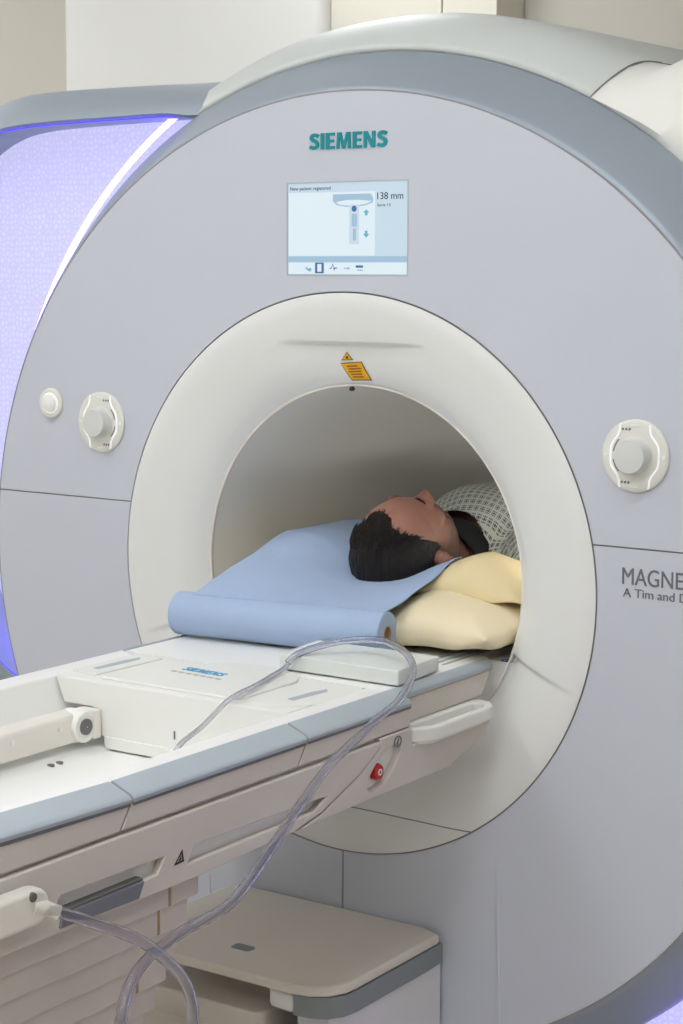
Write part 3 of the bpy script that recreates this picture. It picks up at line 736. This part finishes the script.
# raised tongue with rounded outline
tong = [(-.155, -.492), (.118, -.492), (.135, -.475)]+[(.02+.115*math.cos(a), -.345+.085*math.sin(a)) for a in np.linspace(-.2, PI+.1, 18)]+[(-.15, -.40), (-.165, -.48)]
plate('raised_tongue', tong, [], XY, .944, .9495, 'white', coil, .004, seg=3)
pl1 = plate('label_panel', [(-.235, -.475), (-.178, -.480), (-.172, -.31), (-.236, -.300)], [], XY, .944, .948, 'white', coil, .0015)
pl2 = plate('label_panel', [(.158, -.488), (.205, -.490), (.255, -.44), (.262, -.31), (.15, -.318)], [], XY, .944, .9475, 'white', coil, .0015)
plate('label_print', [(-.214, -.445), (-.201, -.447), (-.196, -.345), (-.206, -.33), (-.213, -.36)], [], XY, .948, .9485, 'greystrip', pl1, 0)
plate('label_print', [(.196, -.440), (.210, -.445), (.218, -.36), (.208, -.345), (.200, -.375)], [], XY, .9475, .948, 'greystrip', pl2, 0)
bold_word('logo_print', 'SIEMENS', ((-.080, -.371, .9495), (.090, -.006, 0), (.001, .022, 0)), 'blueprint', coil, .0006, 'small blue maker print')
for q in range(7):
    xx = -.086+q*.0165
    plate('small_print', [(xx, -.392-.001*q), (xx+.012, -.393-.001*q), (xx+.012, -.386-.001*q), (xx, -.385-.001*q)], [], XY, .9495, .950, 'recess', coil, 0)

# flat pad beside the roll
padp = thing('support_pad', 'thin grey-white rigid pad lying on the table in front of the paper roll', 'pad', (.16, -.18, .945))
plate('slab', [(.046, -.258), (.29, -.258), (.281, -.115), (.028, -.118)], [], XY, .9470, .9735, 'pad', padp, .003, seg=3)
plate('clip', [(.15, -.1205), (.19, -.1205), (.19, -.1165), (.15, -.1165)], [], XY, .953, .966, 'greystrip', padp, .001)

# ------------------------------------------------------------------ pillows
def sgnpow(v, e): return math.copysign(abs(v)**e, v)
def bump2(x, y, cx, cy, sx, sy): return math.exp(-((x-cx)/sx)**2-((y-cy)/sy)**2)
class Cushion:
    """rounded cushion: flat bottom at zb, top height ztf(x, y), pinched rim and soft creases"""
    def __init__(self, cx, cy, hx, hy, zb, ztf, seed, pw=3.4, ex=.42, mf=.42): self.pw, self.ex, self.mf = pw, ex, mf; self.a = (cx, cy, hx, hy); self.zb = zb; self.ztf = ztf; self.seed = seed
    def rim(self, uu, vv): return max((1-abs(uu)**self.pw)*(1-abs(vv)**self.pw), 0)**self.ex
    def top(self, x, y):
        cx, cy, hx, hy = self.a; uu, vv = (x-cx)/hx, (y-cy)/hy
        if abs(uu) >= 1 or abs(vv) >= 1: return -1
        return self.z(x, y, self.rim(uu, vv))[0]
    def z(self, x, y, e):
        t, b, sd = self.ztf(x, y), self.zb, self.seed; mid = b+(t-b)*self.mf
        nz = noise.noise(Vector((x*11+sd, y*11, sd)))*.008+noise.noise(Vector((x*34, y*26+sd, sd)))*.003
        ga = .004*math.sin(60*(x+y)+sd)*(1-e)
        return mid+(t-mid)*e+nz*e+ga, mid+(b-mid)*e**.8+ga
    def build(self, m, label, n=56):
        cx, cy, hx, hy = self.a; A, B = [], []
        for i in range(n+1):
            for j in range(n+1):
                uu, vv = math.sin((-1+2*i/n)*PI/2), math.sin((-1+2*j/n)*PI/2); pin = 1-.05*(uu*vv)**2
                x, y = cx+hx*uu*pin, cy+hy*vv*pin; t, b = self.z(x, y, self.rim(uu, vv))
                A.append((x, y, t)); B.append((x, y, b))
        N1 = n+1; bm = bmesh.new(); vs = [bm.verts.new(c) for c in A+B]
        for i in range(n):
            for j in range(n):
                q = (i*N1+j, (i+1)*N1+j, (i+1)*N1+j+1, i*N1+j+1); bm.faces.new([vs[k] for k in q]); bm.faces.new([vs[k+N1*N1] for k in reversed(q)])
        bmesh.ops.remove_doubles(bm, verts=bm.verts, dist=.0006)
        return tag(fin('pillow', bm, m, None, smooth=3.3, wn=False), label, 'pillow', 'pillows under the patient')
def low_top(x, y): return 1.052-.032*math.exp(-(x/.13)**4)-.012*max(0, (x-.18)/.14)
def up_top(x, y):
    t = 1.112+.028*max(0, min(1, (x+.1)/.3))-.045*max(0, (x-.2)/.1)
    t -= .075*math.exp(-(abs(x+.01)/(.115 if x < 0 else .162))**3)
    t -= .05*math.exp(-(x/.075)**4-((y-.23)/.11)**4)
    t -= .34*max(0, y-.17)*max(0, min(1, (x-.07)/.08))
    return max(t, 1.046)
lowp = Cushion(.02, .20, .315, .235, .9465, low_top, 3.1); upp = Cushion(.015, .345, .318, .258, 1.022, up_top, 8.7, 3.4, .45, .2)
lowp.build('pillow', 'lower cream pillow lying flat on the table, under the other pillow')
upp.build('pillow2', 'upper cream pillow holding the head, partly under blue paper')

# ------------------------------------------------------------------ paper roll
roll = thing('paper_roll', 'roll of light blue couch paper with a sheet drawn over the pillow', 'paper roll', (-.07, -.1, .945))
RA, RBv = Vector((-.296, -.114, .9880)), Vector((.143, -.066, .9880)); rr = .0405
ax = (RBv-RA).normalized(); side = ax.cross(Vector((0, 0, 1))).normalized(); upv = Vector((0, 0, 1))
def roll_pt(s, r, a): return RA+ax*s+r*(math.cos(a)*side+math.sin(a)*upv)
LEN = (RBv-RA).length; rp = []
for s, r in ((0, .014), (0, rr-.003), (.003, rr), (LEN*.5, rr), (LEN-.002, rr), (LEN, rr-.002), (LEN, .0145)): rp.append([roll_pt(s, r, 2*PI*i/56) for i in range(56)])
grid_mesh('roll', [[tuple(q) for q in row] for row in rp], 'paper', roll, cv=True, smooth=.7)
rp = [[tuple(roll_pt(s, r, 2*PI*i/32)) for i in range(32)] for s, r in ((LEN-.001, .0148), (LEN+.0005, .0148), (LEN+.0005, .0125), (LEN-.03, .0125), (.0, .0125))]
grid_mesh('cardboard_core', rp, 'card', roll, cv=True, smooth=.6)
# sheet: leaves the top of the roll and climbs the pillow
NU, NV = 80, 80
P = []
for i in range(NU+1):
    u = i/NU; row = []; sl = LEN*(.09+.905*u); c = RA+ax*sl
    y_end = .42-.235*max(0, (u-.6)/.4)**1.2; x_end = -.250+.394*u
    for j in range(NV+1):
        v = j/NV
        t = v
        x = c.x+(x_end-c.x)*min(1, t*1.6)
        tg = 1.116-.014*max(0, min(1, (x-.03)/.09))-.062*math.exp(-(abs(x+.01)/.115)**3)
        ry = .165+.015*max(0, x/.14)
        sa = math.atan2(tg-(c.z+rr), ry-c.y); zr = c.z+rr*math.cos(sa)+.0003; yr = c.y-rr*math.sin(sa)
        y = yr+t*(y_end-yr); k1 = min(1, max(0, (y-yr)/(ry-yr)))
        zl = zr+(tg-zr)*k1**(1+.2*max(0, min(1, x/.1))) if y < ry else tg
        zl += (.003*noise.noise(Vector((x*10, y*18, 2)))+.005*noise.noise(Vector((x*5+y*9, y*6-x*7, 7)))*(1 if x < .05 else .3))*min(1, t*3)
        row.append((x, y, max(zl, upp.top(x, y)+.005, lowp.top(x, y)+.005)))
    P.append(row)
sh = grid_mesh('sheet', P, 'paper', roll, smooth=3.3)
md = sh.modifiers.new('t', 'SOLIDIFY'); md.thickness = .001; md.offset = 0

# ------------------------------------------------------------------ person
per = thing('person', 'person with short dark hair lying on the back in the bore, in a patterned gown', 'person', (0, .9, 1.0))
AL = math.radians(15); TW = math.radians(-3); HS = 1.05
cr_ = Vector((0, -math.cos(AL), math.sin(AL))); fr_ = Vector((0, math.sin(AL), math.cos(AL))); rt_ = Vector((1, 0, 0))
rot = Matrix.Rotation(TW, 3, cr_); fr_ = rot @ fr_; rt_ = rot @ rt_
H = Vector((.0, .222, 1.094))
HM = Matrix((rt_, fr_, cr_)).transposed()
def hp(a, b, c): return H+HM @ (Vector((a, b, c))*HS)
def ell_bm(bm, c, rad, R3=None, seg=28, ring=18):
    m = Matrix.Translation(Vector(c)) @ (R3.to_4x4() if R3 else Matrix.Identity(4)) @ Matrix.Diagonal((*rad, 1))
    rows = [[bm.verts.new(m @ Vector((math.sin(PI*i/ring)*math.cos(2*PI*j/seg), math.sin(PI*i/ring)*math.sin(2*PI*j/seg), math.cos(PI*i/ring)))) for j in range(seg)] for i in range(1, ring)]
    a, b = bm.verts.new(m @ Vector((0, 0, 1))), bm.verts.new(m @ Vector((0, 0, -1)))
    for j in range(seg):
        k = (j+1) % seg
        bm.faces.new((a, rows[0][j], rows[0][k])); bm.faces.new((b, rows[-1][k], rows[-1][j]))
        for i in range(ring-2): bm.faces.new((rows[i][j], rows[i+1][j], rows[i+1][k], rows[i][k]))
def head_e(bm, c, rad, tilt=0):
    R3 = HM @ Matrix.Rotation(tilt, 3, 'X'); ell_bm(bm, hp(*c), tuple(q*HS for q in rad), R3)
def caps(bm, a, b, ra, rb, n=9):
    for i in range(n+1):
        t = i/n; ell_bm(bm, Vector(a).lerp(Vector(b), t), (ra+(rb-ra)*t,)*3, None, 16, 10)
def remesh(name, bm, vox, m, parent, sm=4, label=None):
    me = bpy.data.meshes.new('tmp'); bm.to_mesh(me); bm.free()
    o = bpy.data.objects.new('tmp', me); COL.objects.link(o)
    r = o.modifiers.new('r', 'REMESH'); r.mode = 'VOXEL'; r.voxel_size = vox
    s = o.modifiers.new('s', 'SMOOTH'); s.factor = .5; s.iterations = sm
    dg = bpy.context.evaluated_depsgraph_get(); me2 = bpy.data.meshes.new_from_object(o.evaluated_get(dg))
    COL.objects.unlink(o); bpy.data.objects.remove(o); bpy.data.meshes.remove(me)
    me2.materials.clear(); me2.name = name
    return link(name, me2, m, parent, label, smooth=3.3)
bm = bmesh.new()
head_e(bm, (0, -.008, .034), (.0755, .096, .090))          # skull
head_e(bm, (0, .022, .012), (.068, .074, .085))            # forehead / upper face
head_e(bm, (0, .030, -.030), (.058, .060, .078))           # mid face
head_e(bm, (0, .046, -.078), (.044, .044, .034))           # chin
for s in (-1, 1):
    head_e(bm, (s*.042, .020, -.058), (.022, .055, .040), math.radians(25))   # jaw
    head_e(bm, (s*.038, .066, -.012), (.022, .018, .017))  # cheekbone
    head_e(bm, (s*.027, .083, .024), (.024, .012, .007))   # brow ridge
    head_e(bm, (s*.031, .076, .008), (.014, .012, .009))   # closed eyelid
    head_e(bm, (s*.012, .097, -.030), (.0085, .010, .0075))  # nostril wing
    head_e(bm, (s*.080, -.008, -.002), (.008, .016, .029), math.radians(-12))  # ear
    head_e(bm, (s*.085, -.018, .003), (.010, .0075, .024), math.radians(-12)); head_e(bm, (s*.083, -.006, .022), (.009, .013, .008))
    head_e(bm, (s*.081, -.006, -.026), (.007, .009, .009))
caps(bm, hp(0, .083, .016), hp(0, .104, -.022), .0075, .0105, 8)  # nose
head_e(bm, (0, .107, -.026), (.0105, .0105, .010))
head_e(bm, (0, .089, -.053), (.022, .009, .0055)); head_e(bm, (0, .086, -.064), (.020, .010, .0065))   # lips
caps(bm, hp(0, -.012, -.06), (0, .405, 1.052), .056, .062, 8)     # neck
ell_bm(bm, (0, .50, 1.045), (.175, .10, .075)); ell_bm(bm, (0, .70, 1.065), (.172, .30, .112)); ell_bm(bm, (0, 1.02, 1.05), (.165, .22, .098))
for s in (-1, 1):
    ell_bm(bm, (s*.165, .475, 1.045), (.07, .075, .065))
    caps(bm, (s*.205, .49, 1.035), (s*.232, .78, 1.005), .050, .042, 8)    # upper arm
    caps(bm, (s*.232, .78, 1.005), (s*.19, 1.03, 1.02), .040, .028, 8)     # forearm
    ell_bm(bm, (s*.175, 1.09, 1.02), (.042, .055, .018))                    # palm
    for q in range(4): caps(bm, (s*(.205-.02*q), 1.13, 1.02), (s*(.20-.02*q), 1.19+(.012 if q in (1, 2) else 0), 1.008), .0085, .0075, 5)
    caps(bm, (s*.14, 1.07, 1.02), (s*.118, 1.125, 1.01), .0095, .0085, 5)
    caps(bm, (s*.085, 1.13, 1.03), (s*.10, 1.58, 1.015), .08, .055, 10)    # thigh
    caps(bm, (s*.10, 1.58, 1.015), (s*.10, 1.98, .99), .052, .036, 10)     # calf
    caps(bm, (s*.10, 2.0, .985), (s*.115, 2.05, 1.12), .036, .028, 6)      # foot
body = remesh('body', bm, .0038, 'skin', per, 3)
HI0 = HM.transposed(); at = body.data.attributes.new('beard', 'FLOAT', 'POINT'); vals = []
for v in body.data.vertices:
    q = HI0 @ (v.co-H)/HS; a, b, c = abs(q.x), q.y, q.z
    k = 0
    if (v.co-H).length < .16 and b > -.02:
        jaw = max(0, min(1, (-.028-c-.25*(b-.05))/.02))
        k = jaw*max(0, min(1, (a-.004+max(0, -.06-c)*2)/.02+max(0, (-.07-c)/.01)))
        k = max(k, .8*max(0, 1-abs(c+.043)/.008)*max(0, 1-a/.03))
        if a > .045 and -.06 < c < .02: k = max(k, max(0, 1-abs(b-.012)/.014))
    vals.append(.75*k)
at.data.foreach_set('value', vals)
# hair: offset shell of the skull with a receding hairline
bm = bmesh.new()
head_e(bm, (0, -.010, .034), (.0805, .1005, .0945)); 
bmesh.ops.subdivide_edges(bm, edges=bm.edges[:], cuts=5, use_grid_fill=True)
HI = HM.transposed()
def hair_keep(q):
    a, b, c = q
    aa = abs(a)
    # hairline height on the front, receding at the temples, sideburn in front of the ear
    th = .052-.050*((c-.02)/.1) if c > .02 else .052
    front = .046+.010*math.exp(-(a/.022)**2)-.030*math.exp(-((aa-.040)/.020)**2)
    if aa > .054: front = .020-.2*max(0, .03-c)
    if c > .105: front += .01
    if b > front: return False
    if aa > .062 and (b+.006)**2/.021**2+(c+.004)**2/.031**2 < 1: return False
    if c < -.012 and aa > .04 and b > -.012: return (b < .014 and c > -.03)
    if c < -.045: return False
    return True
dele = []
for v in bm.verts:
    q = HI @ (v.co-H)/HS
    n_ = noise.noise(Vector((q.x*150, q.y*40, q.z*40)))
    n2 = noise.noise(Vector((q.x*24, q.y*24, q.z*24+5)))
    if not hair_keep((q.x, q.y+n_*.0028, q.z+n2*.003)): dele.append(v)
    d = (v.co-hp(0, -.01, .034)).normalized()
    v.co += d*(n_*.0022+n2*.004+.001)
bmesh.ops.delete(bm, geom=dele, context='VERTS')
ho = fin('hair', bm, 'hair', per, smooth=3.3, wn=False, recalc=True)
md = ho.modifiers.new('t', 'SOLIDIFY'); md.thickness = .010; md.offset = -1
# loose strands over the hairline and crown
bm = bmesh.new(); rnd = random.Random(5)
for q in range(420):
    a = rnd.uniform(-1, 1); th = rnd.uniform(-.2, 1.25)
    # start on the crown, comb towards the forehead/side
    d0 = Vector((math.sin(a*1.5)*.9, math.cos(a*1.2)*math.sin(th)*.8, math.cos(th)))
    d1 = d0+Vector((a*.35+rnd.uniform(-.1, .1), .30, -.25))
    pts = []
    ok = True
    for t in np.linspace(0, 1, 6):
        d = d0.lerp(d1, t).normalized(); L = Vector((.0825*d.x, -.010+.1025*d.y, .034+.0965*d.z))
        if not hair_keep((L.x, L.y-.004, L.z)): ok = t > .3; break
        pts.append(H+HM @ (L*HS+d*.0015*math.sin(PI*t)))
    if len(pts) >= 3: sweep_bm(pts, [.0011*(1-.8*i/len(pts)) for i in range(len(pts))], 4, False, bm)
st_ = fin('hair_strands', bm, 'hair', per, smooth=3.3, wn=False); st_['kind'] = 'stuff'
for s in (-1, 1):
    tube('eyebrow', [tuple(hp(s*a, b, c)) for a, b, c in ((.012, .0925, .026), (.022, .0925, .030), (.034, .0885, .031), (.046, .079, .026))], [.0015, .0026, .0024, .001] if s > 0 else .0006, 'brow', per, k=6)
    tube('eyelash', [tuple(hp(s*a, b, c)) for a, b, c in ((.020, .0835, .002), (.030, .0865, 0), (.042, .080, .002))], .0007, 'brow', per, k=5)
# gown
bm = bmesh.new()
ell_bm(bm, (0, .52, 1.055), (.205, .125, .100)); ell_bm(bm, (0, .52, 1.095), (.125, .135, .096)); ell_bm(bm, (0, .72, 1.068), (.190, .31, .121)); ell_bm(bm, (0, 1.02, 1.055), (.178, .26, .108))
ell_bm(bm, (0, 1.30, 1.038), (.19, .22, .09))
for s in (-1, 1):
    ell_bm(bm, (s*.165, .478, 1.052), (.088, .095, .084)); caps(bm, (s*.205, .49, 1.040), (s*.232, .74, 1.012), .066, .062, 8)
go = remesh('gown', bm, .005, 'gown', per, 5)
me = go.data
# neck opening: trim the part of the gown inside the collar
bm = bmesh.new(); bm.from_mesh(me)
dl = [v for v in bm.verts if (Vector((v.co.x*.85, (v.co.y-.375)*1.0, (v.co.z-1.085)*.80))).length < .062]
bmesh.ops.delete(bm, geom=dl, context='VERTS')
uvl = bm.loops.layers.uv.new('UVMap')
for f in bm.faces:
    for l in f.loops:
        q = l.vert.co; a = q.x+(1.2-q.z)*max(-1, min(1, q.x/.22))
        l[uvl].uv = (a*.97+.24*q.y+.5, q.y*.97-.24*a)
for v in bm.verts: v.co += v.normal*.003*noise.noise(v.co*18)
bm.to_mesh(me); bm.free()
md = go.modifiers.new('t', 'SOLIDIFY'); md.thickness = .003; md.offset = 1
# dark undershirt collar round the neck
P = []
for i in range(40):
    a = 2*PI*i/40
    P.append([(f*math.cos(a)*1.05, .395+dy+.028*math.sin(a)*-1.0, 1.060+f*math.sin(a)*.98) for f, dy in ((.060, -.020), (.065, -.026), (.069, -.020), (.072, .0), (.080, .03))])
grid_mesh('collar', P, 'black', per, cu=True, smooth=3.3, label='black collar')

# ------------------------------------------------------------------ clear tube
tub = thing('air_tube', 'clear plastic tube looping from the table side over the pad', 'tube', (.38, -.9, .7))
path = [(.350, -1.205, .847), (.362, -1.165, .838), (.40, -1.117, .812), (.43, -1.085, .792), (.45, -1.055, .762), (.455, -1.020, .722), (.455, -1.002, .672), (.455, -1.02, .615), (.455, -1.06, .588), (.452, -1.105, .602), (.448, -1.134, .655), (.445, -1.128, .715), (.43, -1.075, .752), (.42, -.98, .767), (.42, -.878, .777), (.41, -.774, .823), (.395, -.68, .864), (.38, -.585, .899), (.36, -.43, .934), (.35, -.346, .951), (.325, -.268, .982), (.27, -.216, .999), (.2, -.180, 1.0025), (.14, -.190, .996), (.105, -.228, .987), (.085, -.262, .976), (.078, -.278, .964)]
sp = smooth_path(path, 8)
hose('hose', sp, [.0078-.0016*min(1, max(0, (i-95)/60)) for i in range(len(sp))], .0018, 'tube', tub)
sp2 = smooth_path([(.079, -.276, .965), (.081, -.292, .9575), (.100, -.36, .956), (.122, -.43, .957), (.137, -.495, .957), (.148, -.54, .953), (.185, -.64, .943), (.228, -.74, .945), (.240, -.775, .938), (.238, -.80, .912)], 8)
hose('thin_hose', sp2, [.0041]*len(sp2), .0012, 'tube', tub, k=10)
# white hand-held connector parked in the slot
cn = fin('connector', plate_bm(rrect(-1.33, -1.162, .822, .870, .0235, 8), [], YZ, .333, .360), 'plastic', tub, bev=.007, seg=3)
lathe_pts = [(.352, -1.19, .846), (.356, -1.17, .841), (.366, -1.155, .832)]
tube('hose_nozzle', smooth_path(lathe_pts, 4), [.011]*5+[.0095]*4, 'plastic', cn, k=12)
fin('connector_stud', plate_bm(circ(-1.194, .862, .006, 16), [], YZ, .350, .3625), 'rubber', cn, bev=.001)
